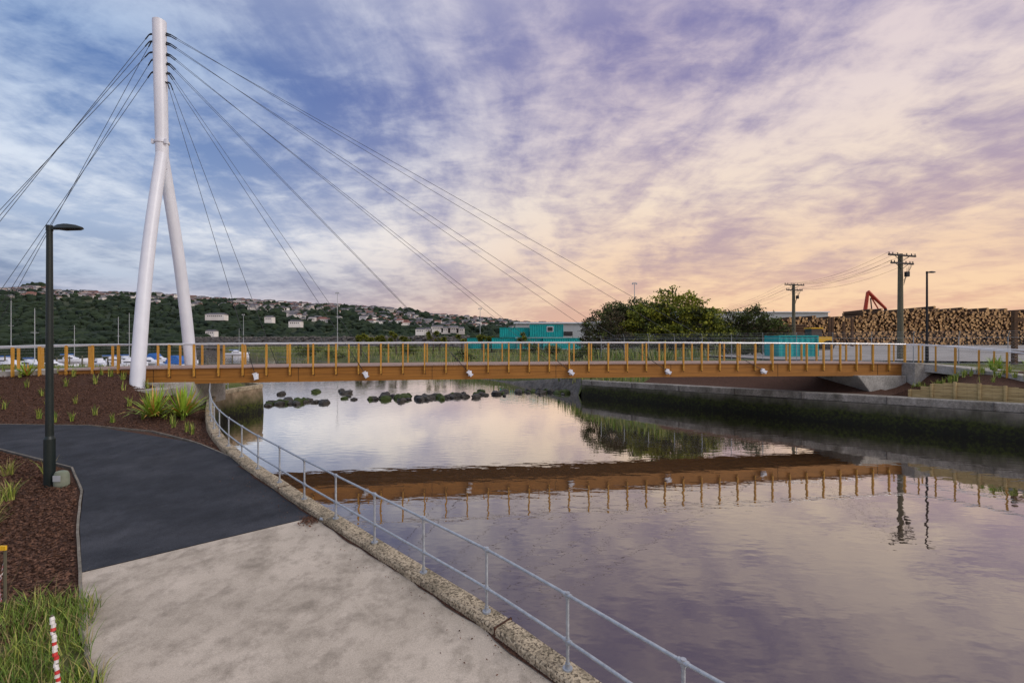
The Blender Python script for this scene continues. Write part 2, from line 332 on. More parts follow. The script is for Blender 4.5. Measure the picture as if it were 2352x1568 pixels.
for i in range(len(E)):
    if Eu[i]>uW+.05: break
    p=E[i]; zt=walltop(Eu[i]); j=.05*nz(i*.7,2)
    rings.append([(*(p-nW*(.02+j)),zt-.42),(*(p-nW*(.20+j)),zt-.5),(*(p-nW*(.22+j)),zt-.8),(*(p-nW*.3),-.6),(*(p+nW*.4),-.6),(*(p+nW*.4),zt-.42)])
    rings2.append([(*(p-nW*.10),zt-.42),(*(p-nW*.14),zt-.02),(*(p-nW*.1),zt+.02+j*.3),(*(p+nW*.42),zt+.02),(*(p+nW*.42),zt-.42)])
mb.sweep(rings,0); mb.sweep(rings2,1)
for i in range(0,len(rings),4):
    p=E[i]; zt=walltop(Eu[i]); mb.box((p[0]-.085,p[1]-.085,zt-.2),(.03,.12,.42),2,rz=math.radians(-45))
mb.obj('river_wall',['wall','cap','rubble'],smooth=True)
mb=MB(); c=np.array([6.6,42.3])
for k in range(6):
    a=c+np.array([.25,.9])*k*1.2; mb.box((a[0]+.35,a[1]+.5,.4),(.7,1.25,2.1-.12*k),0,rz=-.25)
mb.obj('river_wall_return',['wall'])
ya=[(x_,y_) for x_,y_ in [(24,41),(22,52),(26,70),(36,110)]]; yb=[(60,30),(80,40),(110,60),(190,110)]
strip('yard',ya,yb,'gravel',.14,nx=24,ny=5,fn=lambda x,y:HR(x,y))
# timber retaining wall
mb=MB(); a=np.array([23.55,26.95]); b=np.array([27.6,22.9]); d=(b-a); L=np.linalg.norm(d); d/=L; ang=math.atan2(d[1],d[0])
def ttop(t): return 1.85+float(np.interp(t,[0,1.2,2.2,4.5,5.2,5.7],[.35,.85,.95,.8,.55,.5]))
for k in range(12):
    t0=k*.48; t1=t0+.48; zt=ttop(t0+.2)
    nb=int((zt-1.8)/.2)+1
    for q in range(nb):
        z0=1.8+q*.2; z1=min(zt,z0+.185)
        if z1-z0<.04: continue
        p=a+d*(t0+t1)/2; mb.box((p[0],p[1],(z0+z1)/2),(.475,.06,z1-z0),0,rz=ang)
    if k%2==0:
        p=a+d*t0+np.array([-.06,-.06]); mb.tube((p[0],p[1],1.7),(p[0],p[1],ttop(t0)+.06),.075,n=8)
mb.obj('timber_retaining_wall',['sleeper'])

# ---------------------------------------------------------------- water
mb=MB(); mb.add([(-4000,-60,0),(4000,-60,0),(4000,4500,0),(-4000,4500,0)],[(0,1,2,3)],0)
m=bpy.data.materials.new('river_water'); m.use_nodes=True; nt=m.node_tree; nt.nodes.clear(); M['water']=m
o=node(nt,'ShaderNodeOutputMaterial'); gl=node(nt,'ShaderNodeBsdfGlossy'); gl.inputs['Roughness'].default_value=.01; gl.inputs['Color'].default_value=(.98,.95,.91,1)
df=node(nt,'ShaderNodeBsdfDiffuse'); df.inputs['Color'].default_value=(.062,.042,.028,1); mx=node(nt,'ShaderNodeMixShader'); fr=node(nt,'ShaderNodeFresnel'); fr.inputs['IOR'].default_value=1.33
tc=node(nt,'ShaderNodeTexCoord'); mp=node(nt,'ShaderNodeMapping'); mp.inputs['Scale'].default_value=(.75,1.5,1); mp.inputs['Rotation'].default_value=(0,0,.2); nt.links.new(tc.outputs['Object'],mp.inputs[0])
n1=node(nt,'ShaderNodeTexNoise'); n1.inputs['Scale'].default_value=2.1; n1.inputs['Detail'].default_value=2.5; n1.inputs['Roughness'].default_value=.4; nt.links.new(mp.outputs[0],n1.inputs['Vector'])
n2=node(nt,'ShaderNodeTexNoise'); n2.inputs['Scale'].default_value=.09; n2.inputs['Detail'].default_value=3; nt.links.new(tc.outputs['Object'],n2.inputs['Vector'])
mr=node(nt,'ShaderNodeMapRange'); nt.links.new(n2.outputs['Fac'],mr.inputs[0]); mr.inputs[1].default_value=.4; mr.inputs[2].default_value=.65; mr.inputs[3].default_value=.35; mr.inputs[4].default_value=1
sp=node(nt,'ShaderNodeSeparateXYZ'); nt.links.new(tc.outputs['Object'],sp.inputs[0])
mr2=node(nt,'ShaderNodeMapRange'); nt.links.new(sp.outputs[1],mr2.inputs[0]); mr2.inputs[1].default_value=32; mr2.inputs[2].default_value=44; mr2.inputs[3].default_value=1; mr2.inputs[4].default_value=3.2
ml=node(nt,'ShaderNodeMath',operation='MULTIPLY'); nt.links.new(mr.outputs[0],ml.inputs[0]); nt.links.new(mr2.outputs[0],ml.inputs[1])
m3=node(nt,'ShaderNodeMath',operation='MULTIPLY'); nt.links.new(ml.outputs[0],m3.inputs[0]); nt.links.new(n1.outputs['Fac'],m3.inputs[1])
bp=node(nt,'ShaderNodeBump'); bp.inputs['Strength'].default_value=1; bp.inputs['Distance'].default_value=.0065; nt.links.new(m3.outputs[0],bp.inputs['Height'])
for x in (gl,df,fr): nt.links.new(bp.outputs[0],x.inputs['Normal'])
fm=node(nt,'ShaderNodeMath',operation='MULTIPLY_ADD'); fm.use_clamp=True; nt.links.new(fr.outputs[0],fm.inputs[0]); fm.inputs[1].default_value=2.4; fm.inputs[2].default_value=.12
nt.links.new(fm.outputs[0],mx.inputs[0]); nt.links.new(df.outputs[0],mx.inputs[1]); nt.links.new(gl.outputs[0],mx.inputs[2]); nt.links.new(mx.outputs[0],o.inputs[0])
mb.obj('water',['water'])

# ---------------------------------------------------------------- rocks (weir)
def ico(sub=1):
    import bmesh
    bm=bmesh.new(); bmesh.ops.create_icosphere(bm,subdivisions=sub,radius=1); V=np.array([v.co[:] for v in bm.verts]); F=[tuple(v.index for v in f.verts) for f in bm.faces]; bm.free(); return V,F
I1=ico(1);I2=ico(2)
def blob(mb,c,r,m=0,I=I2,j=.25):
    V,F=I; V=V*(1+j*rng.uniform(-1,1,(len(V),1))); a=rng.uniform(0,6.28); V=V*np.array(r); V=np.stack([V[:,0]*math.cos(a)-V[:,1]*math.sin(a),V[:,0]*math.sin(a)+V[:,1]*math.cos(a),V[:,2]],1); mb.add(V+np.array(c),F,m)
mb=MB()
for cx,cy,sx,sy,n in [(-19,37.5,1.8,1.3,22),(-16.4,38,1.5,.8,9),(-12,40,1.8,.8,6),(-8.8,41,2.6,1.0,30),(-5.5,42,1.2,.8,12),(-1,44,2,.7,7),(2.5,46,2.4,.8,24),(5.2,45,1,.8,12),(-13,44,6,1.5,10)]:
    for k in range(n):
        r=rng.uniform(.14,.5); x=cx+rng.normal()*sx*.75; y=cy+rng.normal()*sy*.75; blob(mb,(x,y,.03),(r*1.4,r*.9,r*.75),int(rng.random()<.3),j=.22)
mb.obj('river_rocks',['rock','algae'])

# ---------------------------------------------------------------- bridge
e=np.array([.9903,.1387]); nn=np.array([-.1387,.9903]); O=np.array([0,26.5])
def BP(s,w,z): p=O+e*s+nn*w; return (p[0],p[1],z)
def zd(s): return 3.80-.125*((s-2)/24.5)**2
bridge=empty('cable_stayed_footbridge'); ang=math.atan2(e[1],e[0])
SA=np.arange(-23.4,26.41,.6)
def dep(s): return float(np.interp(s,[-23.4,-19.5,27],[.35,.86,.86]))
mb=MB()
for w0,w1 in ((0,.22),(2.9,3.12),(1.0,1.2),(1.9,2.1)):
    mb.sweep([[BP(s,w0,zd(s)-dep(s)),BP(s,w0,zd(s)-.06),BP(s,w1,zd(s)-.06),BP(s,w1,zd(s)-dep(s))] for s in SA])
mb.obj('glulam_beams',['beam'],bridge)
mb=MB()
for s in np.arange(-23.4,26.3,.14):
    mb.box(BP(s+.07,1.56,zd(s)-.035),(.13,3.3,.05),0,rz=ang)
mb.obj('deck_boards',['deck'],bridge)
def rdz(s): return zd(s) if s>-23.4 else zd(-23.4)-.03*(-23.4-s)
mb=MB(); brk=MB()
PS=np.arange(-23.0,26.3,1.2)
for s in PS:
    for w in (-.065,3.185):
        z=zd(s); mb.box(BP(s,w,z+.36),(.075,.12,1.66),0,rz=ang)
        sgn=1 if w<0 else -1
        mb.box(BP(s,w,z+1.2),(.05,.07,.05),0,rz=ang)
        brk.box(BP(s,w-sgn*.065,z-.12),(.03,.012,.03),0,rz=ang); brk.box(BP(s,w-sgn*.065,z-.36),(.03,.012,.03),0,rz=ang)
    brk.box(BP(s+.045,-.012,zd(s)-.3),(.02,.02,.5),0,rz=ang)  # shadow gap at the bracket beside each post, modelled as a dark strip
for s in (-19.6,-12.4,-5.2,2,9.2,16.4,23.6): brk.box(BP(s+.62,-.008,zd(s)-.46),(.012,.012,.8),0,rz=ang)
mb.obj('railing_posts',['post'],bridge); brk.obj('bolts_plates_gap_shade',['dark'],bridge)
mb=MB(); rl=MB(); WH=(.22,.44,.66,.88,1.05)
for w in (-.065,3.185):
    P=[BP(s,w,rdz(s)+1.25) for s in np.concatenate([np.arange(-46,-23,1.),PS,[26.3]])]; rl.pipe(P,.032,n=8)
    P=[BP(s,w+(.05 if w<0 else -.05),rdz(s)+1.19) for s in np.concatenate([np.arange(-46,-23,1.),PS,[26.3]])]; rl.pipe(P,.014,n=6)
    for s in np.arange(-24.2,-46,-1.2): mb.box(BP(s,w,rdz(s)+.45),(.075,.12,1.5),0,rz=ang)
    for h in WH:
        P=[BP(s,w+(.04 if w<0 else -.04),rdz(s)+h) for s in np.concatenate([np.arange(-46,-23,2.),PS,[26.3]])]; rl.pipe(P,.0012,n=3)
RC=np.array([(26.0,30.1,3.67),(26.45,29.6,3.65),(26.95,28.95,3.6),(27.35,28.1,3.52),(27.7,27.0,3.4),(27.95,25.7,3.3),(28.1,24.4,3.15),(28.2,23.1,3.0),(28.3,21.8,2.9)])
RD=RC+np.array([(.3,3.1,0),(.9,3.0,0),(1.6,2.7,0),(2.2,2.2,0),(2.6,1.6,0),(2.9,1,0),(3,.5,0),(3.1,0,0),(3.1,0,0)])
for C in (RC,RD):
    rl.pipe(C+np.array([0,0,1.26]),.03,n=8); rl.pipe(C+np.array([0,0,1.2]),.014,n=6)
    for p in C[1:]: mb.box((p[0],p[1],p[2]+.4),(.09,.09,1.6),0,rz=.8)
    for h in WH: rl.pipe(C+np.array([0,0,h]),.0012,n=3)
mb.obj('approach_posts',['post'],bridge); rl.obj('handrails',['rail'],bridge,smooth=True)
ap=MB(); ap.sweep([[BP(s,0.05,rdz(s)-.35),BP(s,0.05,rdz(s)-.02),BP(s,3.1,rdz(s)-.02),BP(s,3.1,rdz(s)-.35)] for s in np.arange(-46,-23.3,1)])
ap.sweep([[tuple(a-np.array([0,0,.5])),tuple(a),tuple(b),tuple(b-np.array([0,0,.5]))] for a,b in zip(RC,RD)])
ap.obj('approach_slabs',['pier'],bridge)
# pylon
mb=MB(); J=np.array([-19.3,25.1,15.5]); T=np.array([-19.45,25.1,22.75])
A=np.array([-18.75,22.75,2.7]); B=np.array([-19.3,27.5,2.7])
def leg(P0):
    P=[];R=[]
    for t in np.linspace(0,1,14):
        p=P0*(1-t)+J*t; bow=.22*math.sin(math.pi*t); p=p+np.array([0,(-1 if P0 is A else 1)*bow,0]); P.append(p); R.append(.315-.035*t)
    return P,R
for P0 in (A,B): P,R=leg(P0); mb.pipe(P,R,n=32)
mb.pipe([J-np.array([0,0,.9]),J,J+(T-J)*.5,T],[.26,.30,.32,.325],n=32); mb.tube(T,T+np.array([0,0,.03]),.29,.29,n=32)
mb.tube(J+np.array([0,0,.5]),J+np.array([0,0,.62]),.345,n=32); mb.box(J+np.array([.36,-.2,.54]),(.12,.1,.24)); mb.box(J+np.array([-.36,-.2,.54]),(.12,.1,.24))
for P0 in (A,B): mb.tube(P0,P0+np.array([0,0,.12]),.45,n=32)
mb.obj('pylon',['white'],bridge,smooth=True)
mb=MB(); an=MB(); lug=MB()
AS=[-13.9,-8.2,-2.45,3.5,9.55,15.9]; AZ=[19.4,19.9,20.4,20.9,21.5,22.0]
for s,z in zip(AS,AZ):
    for w in (-.2,3.32):
        q=np.array(BP(s,w,zd(s)-.5)); p0=np.array([-19.42,25.1,z+(.12 if w>0 else 0)]); h=(q-p0); h[2]=0; h/=np.linalg.norm(h); p=p0+h*.44
        mb.tube(p,q,.0115,n=6); d=(q-p)/np.linalg.norm(q-p); lug.tube(p0+h*.28,p+d*.12,.05,.035,n=8); lug.tube(p+d*.12,p+d*.45,.028,n=8)
        lug.tube(q-d*1.5,q-d*.3,.018,n=8)
        x=Vector(d); y=Vector((nn[0],nn[1],0)); y=(y-x*y.dot(x)).normalized(); zz=x.cross(y); R=Matrix((x,y,zz)).transposed()
        c=q+np.array([0,0,-.02]); an.box(c,(.3,.1,.17),0,R=R); an.box(c-np.array(d)*.17,(.04,.14,.22),0,R=R); an.box(c+np.array(d)*.16,(.035,.14,.22),0,R=R)
        an.box(BP(s,w+(.1 if w<0 else -.1),zd(s)-.52),(.2,.12,.3),0,rz=ang)
for k,(zz_,w) in enumerate([(22.0,0),(21.6,0),(21.0,0),(21.75,1),(20.7,1),(20.0,1)]):
    sx=[-30.8,-31.4,-32.2][k%3]; q=np.array(BP(sx,-.6 if w==0 else 3.9,3.2)); p0=np.array([-19.42,25.1,zz_]); h=q-p0; h[2]=0; h/=np.linalg.norm(h); p=p0+h*.44; d=(q-p)/np.linalg.norm(q-p)
    mb.tube(p,q,.012,n=6); lug.tube(p0+h*.28,p+d*.12,.05,.035,n=8); lug.tube(p+d*.12,p+d*.45,.028,n=8)
mb.obj('stay_cables',['cable'],bridge); an.obj('cable_anchors',['white'],bridge,bevel=.01); lug.obj('cable_sockets',['dark'],bridge,smooth=True)
mb=MB()
def prism(mb,poly,w0,w1,m=0):
    a=[BP(s,w0,z) for s,z in poly]; b=[BP(s,w1,z) for s,z in poly]; n=len(poly)
    mb.add(a+b,[tuple(range(n))[::-1],tuple(range(n,2*n))]+[(i,(i+1)%n,(i+1)%n+n,i+n) for i in range(n)],m)
prism(mb,[(-20.5,2.74),(-17.6,2.74),(-17.7,2.35),(-18.3,1.95),(-19.6,2.1)],-1.7,-.35)
prism(mb,[(-19.9,2.95),(-17.0,2.95),(-17.0,1.6),(-19.0,1.6)],-.2,3.4)
prism(mb,[(22.4,2.9),(26.0,2.86),(26.0,1.5),(23.4,1.7)],-.35,3.3)
prism(mb,[(26.03,3.72),(28.2,3.64),(27.2,2.4),(26.5,1.4),(26.03,1.4)],-.85,3.35)
prism(mb,[(-23.6,3.3),(-19.95,2.93),(-19.95,2.2),(-23.6,2.2)],.3,2.9)
mb.obj('abutments',['pier'],bridge,bevel=.03)

# ---------------------------------------------------------------- street lamps
def street_lamp(name,x,y,z0,z1,r0,r1,key,hx=1,hl=.85,k=1.0):
    mb=MB(); mb.tube((x,y,z0-.3),(x,y,z0+1.3),r0,r0*.97,n=20); mb.tube((x,y,z0+1.3),(x,y,z1),r0*.72,r1,n=20)
    mb.tube((x,y,z0+1.3),(x,y,z0+1.38),r0*.97,r0*.72,n=20); mb.tube((x,y,z1-.12),(x,y,z1+.03),r1*1.15,n=20)
    mb.box((x+hx*.18,y,z1-.05),(.3,.09,.07))
    secs=[(.18,.07,.04),(.3,.13,.07),(.5,.17,.09),(.75,.16,.07),(.92,.08,.03)]; rings=[]
    for t,w,h in secs:
        t=t*hl/.9; h=h*k; cz=z1-.03-.02*t
        rings.append([(x+hx*t,y-w,cz-h*.3),(x+hx*t,y-w*.6,cz+h*.8),(x+hx*t,y,cz+h),(x+hx*t,y+w*.6,cz+h*.8),(x+hx*t,y+w,cz-h*.3),(x+hx*t,y,cz-h*.7)])
    mb.sweep(rings)
    mb.tube((x,y,z0+.0),(x,y,z0+.03),r0*1.5,n=20)
    return mb.obj(name,[key],smooth=True)
street_lamp('street_lamp',-12.6,12.4,1.15,8.23,.125,.068,'lampgreen',k=1.3)
street_lamp('street_lamp',31,34,3.4,10.3,.11,.06,'dark',hl=.6)
mb=MB(); rings=[]
for z,k in [(0,1),(.3,1),(.4,.93),(.46,.75),(.48,.4)]:
    rings.append([(-12.22+.19*k*math.cos(a),12.35+.14*k*math.sin(a),1.12+z) for a in np.linspace(0,2*math.pi,17)[:-1]])
mb.sweep(rings); mb.box((-12.22,12.21,1.42),(.2,.01,.16),1); mb.obj('utility_pillar',['utility','shed'],smooth=True)
def mast(x,y,z0,z1,r=.12):
    mb=MB(); mb.tube((x,y,z0),(x,y,z1),r,r*.6,n=8); mb.box((x,y,z1),(1.0,.2,.18)); mb.box((x-.45,y-.1,z1-.2),(.3,.3,.3)); mb.box((x+.45,y-.1,z1-.2),(.3,.3,.3)); mb.obj('light_mast',['shed'])
mast(-53.7,140,2,20.1); mast(-118,200,1,17); mast(-10.5,150,2,16.0); mast(29.6,110,3,19.2,.14)

# ---------------------------------------------------------------- power poles + wires
def power_pole(x,y,z0,z1,rz,r=.26):
    mb=MB(); mb.tube((x,y,z0),(x,y,z1),r,r*.7,n=12)
    c,s=math.cos(rz),math.sin(rz); ends=[]
    for dz,L in ((.18,1.75),(.9,1.45)):
        mb.box((x,y-.2,z1-dz),(2*L,.12,.14),1,rz=rz)
        for k in (-1,-.72,-.35,.35,.72,1):
            px,py=x+c*k*L*.96,y-.2+s*k*L*.96; mb.tube((px,py,z1-dz+.05),(px,py,z1-dz+.24),.05,.03,n=6,m=1); ends.append((px,py,z1-dz+.24))
        mb.tube((x+c*L*.6,y-.2+s*L*.6,z1-dz),(x,y-.15,z1-dz-.55),.025,n=5,m=1); mb.tube((x-c*L*.6,y-.2-s*L*.6,z1-dz),(x,y-.15,z1-dz-.55),.025,n=5,m=1)
    for k in range(4):
        P=[(x+c*(.9-.2*k)*t_+.1*math.sin(t_*3),y-.35,z1-.85-1.6*(1-t_)**1.2-.15*k) for t_ in np.linspace(0,1,8)]; mb.pipe(P,.018,n=4,m=1)
    mb.box((x+.35,y-.3,z1-1.9),(.3,.25,.45),1)
    mb.obj('power_pole',['polew','dark']); return ends
e1=power_pole(35.5,41.6,3.3,13.1,.3); e2=power_pole(39.6,64,3.4,13.2,.3); e3=power_pole(50,118,4,13.2,.3)
mb=MB()
for A_,B_,sag in ((e1,e2,.8),(e2,e3,1.3)):
    for k in (0,2,3,5,6,11):
        a,b=np.array(A_[k]),np.array(B_[k]); P=[a+(b-a)*t_-np.array([0,0,sag*4*t_*(1-t_)]) for t_ in np.linspace(0,1,14)]; mb.pipe(P,.011,n=4)
mb.obj('power_lines',['dark'])

# ---------------------------------------------------------------- trees
def tree(name,x,y,z0,lobes,n,size,mats,ws,trunk=.3,sunlit_top=True,spread=2.6):
    mb=MB(); base=np.array([x,y,z0]); nb=len(mats)
    fork=base+np.array([rng.normal()*.3,0,(lobes[0][2]-z0)*.35])
    mb.pipe([base-np.array([0,0,.3]),base+(fork-base)*.5+np.array([.1,0,0]),fork],[trunk,trunk*.8,trunk*.65],n=8,m=0)
    for (cx,cy,cz,rx,ry,rz) in lobes:
        c=np.array([cx,cy,cz]); 
        mid=(fork+c)/2+rng.normal(size=3)*.3-np.array([0,0,.2]); mb.pipe([fork,mid,c],[trunk*.45,trunk*.28,trunk*.1],n=6,m=0)
        for k in range(12):
            q=c+rng.normal(size=3)*np.array([rx,ry,rz])*.5; mb.pipe([mid,(mid+q)/2+rng.normal(size=3)*.15,q],[trunk*.18,trunk*.1,trunk*.03],n=4,m=0)
    vol=np.array([l[3]*l[5] for l in lobes]); vol=vol/vol.sum()
    for (cx,cy,cz,rx,ry,rz),v in zip(lobes,vol):
        k=50; nc=max(6,int(v*n/k)); 
        d=rng.normal(size=(nc,3)); d/=np.linalg.norm(d,axis=1)[:,None]; rad=rng.uniform(.3,1.15,nc)**.6
        CC=np.array([cx,cy,cz])+d*rad[:,None]*np.array([rx,ry,rz])
        for c in CC:
            if c[2]<z0+.3: continue
            L=c+rng.normal(size=(k,3))*np.array([1,1,.55])*size*spread
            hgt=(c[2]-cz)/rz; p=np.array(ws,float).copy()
            if sunlit_top: p[0]*=max(.12,1+1.2*hgt); p[-1]*=max(.2,1-1.2*hgt)  # sunlit crown top and shaded underside painted through the leaf colours
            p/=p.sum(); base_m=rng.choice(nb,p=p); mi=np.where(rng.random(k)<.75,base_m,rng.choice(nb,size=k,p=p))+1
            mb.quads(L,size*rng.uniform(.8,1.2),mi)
    mb.obj(name,['bark']+mats)
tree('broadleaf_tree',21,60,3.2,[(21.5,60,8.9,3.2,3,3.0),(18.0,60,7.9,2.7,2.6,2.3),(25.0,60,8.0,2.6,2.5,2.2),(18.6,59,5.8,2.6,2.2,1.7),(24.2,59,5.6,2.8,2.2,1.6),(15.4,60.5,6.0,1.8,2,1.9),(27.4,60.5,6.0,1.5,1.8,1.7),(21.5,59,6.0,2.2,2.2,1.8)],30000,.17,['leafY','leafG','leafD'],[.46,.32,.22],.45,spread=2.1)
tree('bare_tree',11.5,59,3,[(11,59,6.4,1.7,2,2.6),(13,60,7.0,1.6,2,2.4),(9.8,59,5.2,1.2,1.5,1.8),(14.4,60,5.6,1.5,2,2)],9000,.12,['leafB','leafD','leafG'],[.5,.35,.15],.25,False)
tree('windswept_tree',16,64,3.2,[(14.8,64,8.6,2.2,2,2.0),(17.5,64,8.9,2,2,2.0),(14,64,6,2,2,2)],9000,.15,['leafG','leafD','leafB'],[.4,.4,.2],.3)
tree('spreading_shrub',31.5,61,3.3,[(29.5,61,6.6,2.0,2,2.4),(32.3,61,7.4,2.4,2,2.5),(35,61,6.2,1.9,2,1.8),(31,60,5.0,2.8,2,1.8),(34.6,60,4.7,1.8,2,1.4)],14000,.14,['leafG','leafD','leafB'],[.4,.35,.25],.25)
for (x,y,w,h) in [(-8.5,80,1.3,1.4),(-39,100,2,2),(-30,130,2.6,3),(-55,120,2,2.4),(-62,140,3,2.2),(-42,150,2.5,3),(4,100,1.8,2.5),(8,90,1.5,2),(-24,105,1.4,1.8),(9,55,1.6,1.4),(27,55,2,1.6)]:
    z=max(1.2,HR(x,y)); tree('coastal_shrub',x,y,z,[(x,y,z+h*.55,w,w,h*.6),(x+w*.7,y,z+h*.4,w*.7,w*.7,h*.45)],1500,.14,['leafG','leafD'],[.5,.5],.12)
def cabbage(x,y,h):
    z=max(1,HR(x,y)); mb=MB(); f=np.array([x,y,z+h*.45]); mb.pipe([(x,y,z-.3),tuple(f)],[.22,.17],n=7,m=0)
    for k in range(random.randint(3,6)):
        c=f+np.array([rng.uniform(-1,1)*h*.22,rng.uniform(-.6,.6),h*rng.uniform(.12,.42)]); mb.pipe([f,(f+c)/2,c],[.12,.1,.08],n=5,m=0)
        n=190; d=rng.normal(size=(n,3)); d[:,2]=d[:,2]*.8+.15; d/=np.linalg.norm(d,axis=1)[:,None]; L=rng.uniform(.6,1.05,n)[:,None]; t=np.cross(d,rng.normal(size=(n,3))); t/=np.linalg.norm(t,axis=1)[:,None]
        V=np.stack([c-t*.02+d*.0,c+d*L*.5+t*.06,c+d*L-np.array([0,0,.1]),c+d*L*.5-t*.06],1).reshape(-1,3)
        mb.add(V,(np.arange(n)[:,None]*4+np.arange(4)).tolist(),rng.choice([1,2,3],size=n,p=[.45,.35,.2]))
    mb.obj('cabbage_tree',['bark','leafY','leafG','leafD'])
for x,y,h in [(-36.5,110,6.2),(-34.9,111,5.2),(-32.5,112,5),(-28,110,6),(-26.5,111,5),(-19,110,6.4),(-17.6,111,5),(-12.3,112,4.6),(-7.2,110,4.8),(-5,112,4.4),(2.3,108,4.8)]: cabbage(x,y,h)

# ---------------------------------------------------------------- ground vegetation
def tufts(name,pts,nb,h,w,lean,mats,zf,r=.04):
    mb=MB(); C=[];mi=[]
    for x,y in pts:
        z=zf(x,y); k=int(nb*rng.uniform(.4,1.7)); C.append(np.stack([x+rng.normal(size=k)*r,y+rng.normal(size=k)*r,np.full(k,z-.01)],1)); mi+=list(rng.integers(0,len(mats),k))
    mb.blades(np.concatenate(C),h,w,lean,mi); return mb.obj(name,mats)
pts=[]
for _ in range(900):
    y=rng.uniform(15,24); x=rng.uniform(-34,-9); F_=float(np.interp(x,FX,FYv))
    if y>F_+.35 and x<K(y)-.8 and y<23.6: pts.append((x,y))
pts2=[p for i,p in enumerate(pts) if all((p[0]-q[0])**2+(p[1]-q[1])**2>.42 for q in pts[:i])][:230]
tufts('bed_grass_tufts',pts2,18,.42,.012,.45,['tuft','lawn'],HL,.035)
pts=[(-12.6,11.4),(-12.2,10.7),(-11.6,10.1),(-10.9,9.3),(-10.3,8.7),(-9.6,8.0),(-9.3,7.5),(-14.5,13.1),(-16.5,13.9),(-15.5,12),(-13.5,13.2),(-9.0,7.1)]
tufts('border_grass_tufts',pts,60,.42,.007,.8,['tuft','tuft','lawn','straw'],HL,.05)
def flax(x,y,n=110,L=1.3):
    mb=MB(); z=HL(x,y)
    for k in range(n):
        a=rng.uniform(0,6.283); el=rng.uniform(.35,1.45); l=L*rng.uniform(.6,1.1); d=np.array([math.cos(a)*math.cos(el),math.sin(a)*math.cos(el),math.sin(el)]); t=np.array([-math.sin(a),math.cos(a),0]); b=np.array([x,y,z])+np.array([math.cos(a),math.sin(a),0])*.06
        ps=[b,b+d*l*.4,b+d*l*.75-np.array([0,0,.05*l]),b+d*l-np.array([0,0,.22*l*(1.4-el)])]; ww=[.022,.036,.026,.002]
        V=[]
        for p,w_ in zip(ps,ww): V+=[p-t*w_,p+t*w_]
        mb.add(V,[(2*i,2*i+1,2*i+3,2*i+2) for i in range(3)],int(rng.random()<.16))
    mb.obj('flax_plant',['flax','flaxr'])
flax(-15.9,20.2,120,1.5); flax(-14.9,20.6,130,1.6)
for x,y in [(-27.5,23.0),(-24.5,23.0)]: flax(x,y,45,.8)
pp=[]
for _ in range(90):
    s_=rng.uniform(1.9,4.2); t_=rng.uniform(0,1); p=np.array([24.2,27.6])*(1-t_)+np.array([29.5,22])*t_+DIR*(s_-1.7); pp.append((p[0],p[1]))
tufts('slope_grass_tufts',pp,16,.4,.014,.5,['tuft','lawn'],lambda x,y:HR(x,y),.04)
def flax_r(x,y):
    z=HR(x,y); n=50; mb=MB(); C=np.tile(np.array([[x,y,z]]),(n,1)); mb.blades(C+rng.normal(size=(n,3))*.04,.75,.022,.7,[0]*n); mb.obj('flax_plant',['flax'])
for p in [(29.4,25.6),(30.2,26.6),(31,25.6),(29.0,27.5),(30.6,28.6)]: flax_r(*p)
C=[]
while len(C)<13000:
    y=rng.uniform(3.0,7.4); x=rng.uniform(-11,-4.6)
    if x<-5.25-(y-5.7)*.9+.35*nz(y*2,0) and y<13.5+x*.8+.5*nz(x*2,5): 
        if nz(x*2.2,y*2.2,8)>-.3: C.append((x,y,HL(x,y)-.03))
mb=MB(); mb.blades(C,.24,.006,1.0,rng.choice([0,0,0,0,1,2],size=len(C))); C=np.array(C)[:260]; mb.blades(C,.6,.003,.5,[2]*260); mb.obj('long_grass',['lawn','tuft','straw'])
C=[]
while len(C)<34000:
    if rng.random()<.62: y=rng.uniform(6.3,15.5); x=rng.uniform(-18,-7)
    else: y=rng.uniform(14.5,23.5); x=rng.uniform(-30,-9.5)
    Lx=float(np.interp(y,[6.7,8.2,10,11.9,13.6,15.4],[-6.4,-7.8,-9.6,-11.3,-13.3,-17.4])); F_=float(np.interp(x,FX,FYv))
    if (y<15.4 and x<Lx-.06 and x>-1.25*y) or (y>F_+.1 and x<K(y)-.3): C.append((x,y,HL(x,y)-.005+rng.uniform(0,.02)))
mb=MB(); mb.quads(C,.036,rng.choice([0,1],size=len(C),p=[.75,.25]),flat=True,asp=.5); mb.obj('bark_mulch_chips',['chip','mulch'])
C=[]
for _ in range(52000):
    i=rng.integers(0,len(E)-1)
    if Eu[i]<uW-6: continue
    s_=rng.uniform(.6,45); p=E[i]+(E[i+1]-E[i])*rng.random()+DIR*s_
    if p[1]>330 or (p[0]>.52*p[1] and s_>12): continue
    if nz(p[0]*.12,p[1]*.12)<-.3: continue
    C.append((p[0],p[1],HR(p[0],p[1],(s_,Eu[i]))-.05))
mb=MB(); mb.blades(C,.9,.06,.35,rng.choice([0,0,1,2],size=len(C))); mb.obj('bank_grass',['reed','leafG','lawn'])
C=[]
for _ in range(5000):
    y=rng.uniform(28,60); x=K(y)-rng.uniform(.3,30)
    C.append((x,y,HL(x,y)-.05))
mb=MB(); mb.blades(C,.3,.02,.4,rng.choice([0,1],size=len(C))); mb.obj('verge_grass',['lawn','reed'])

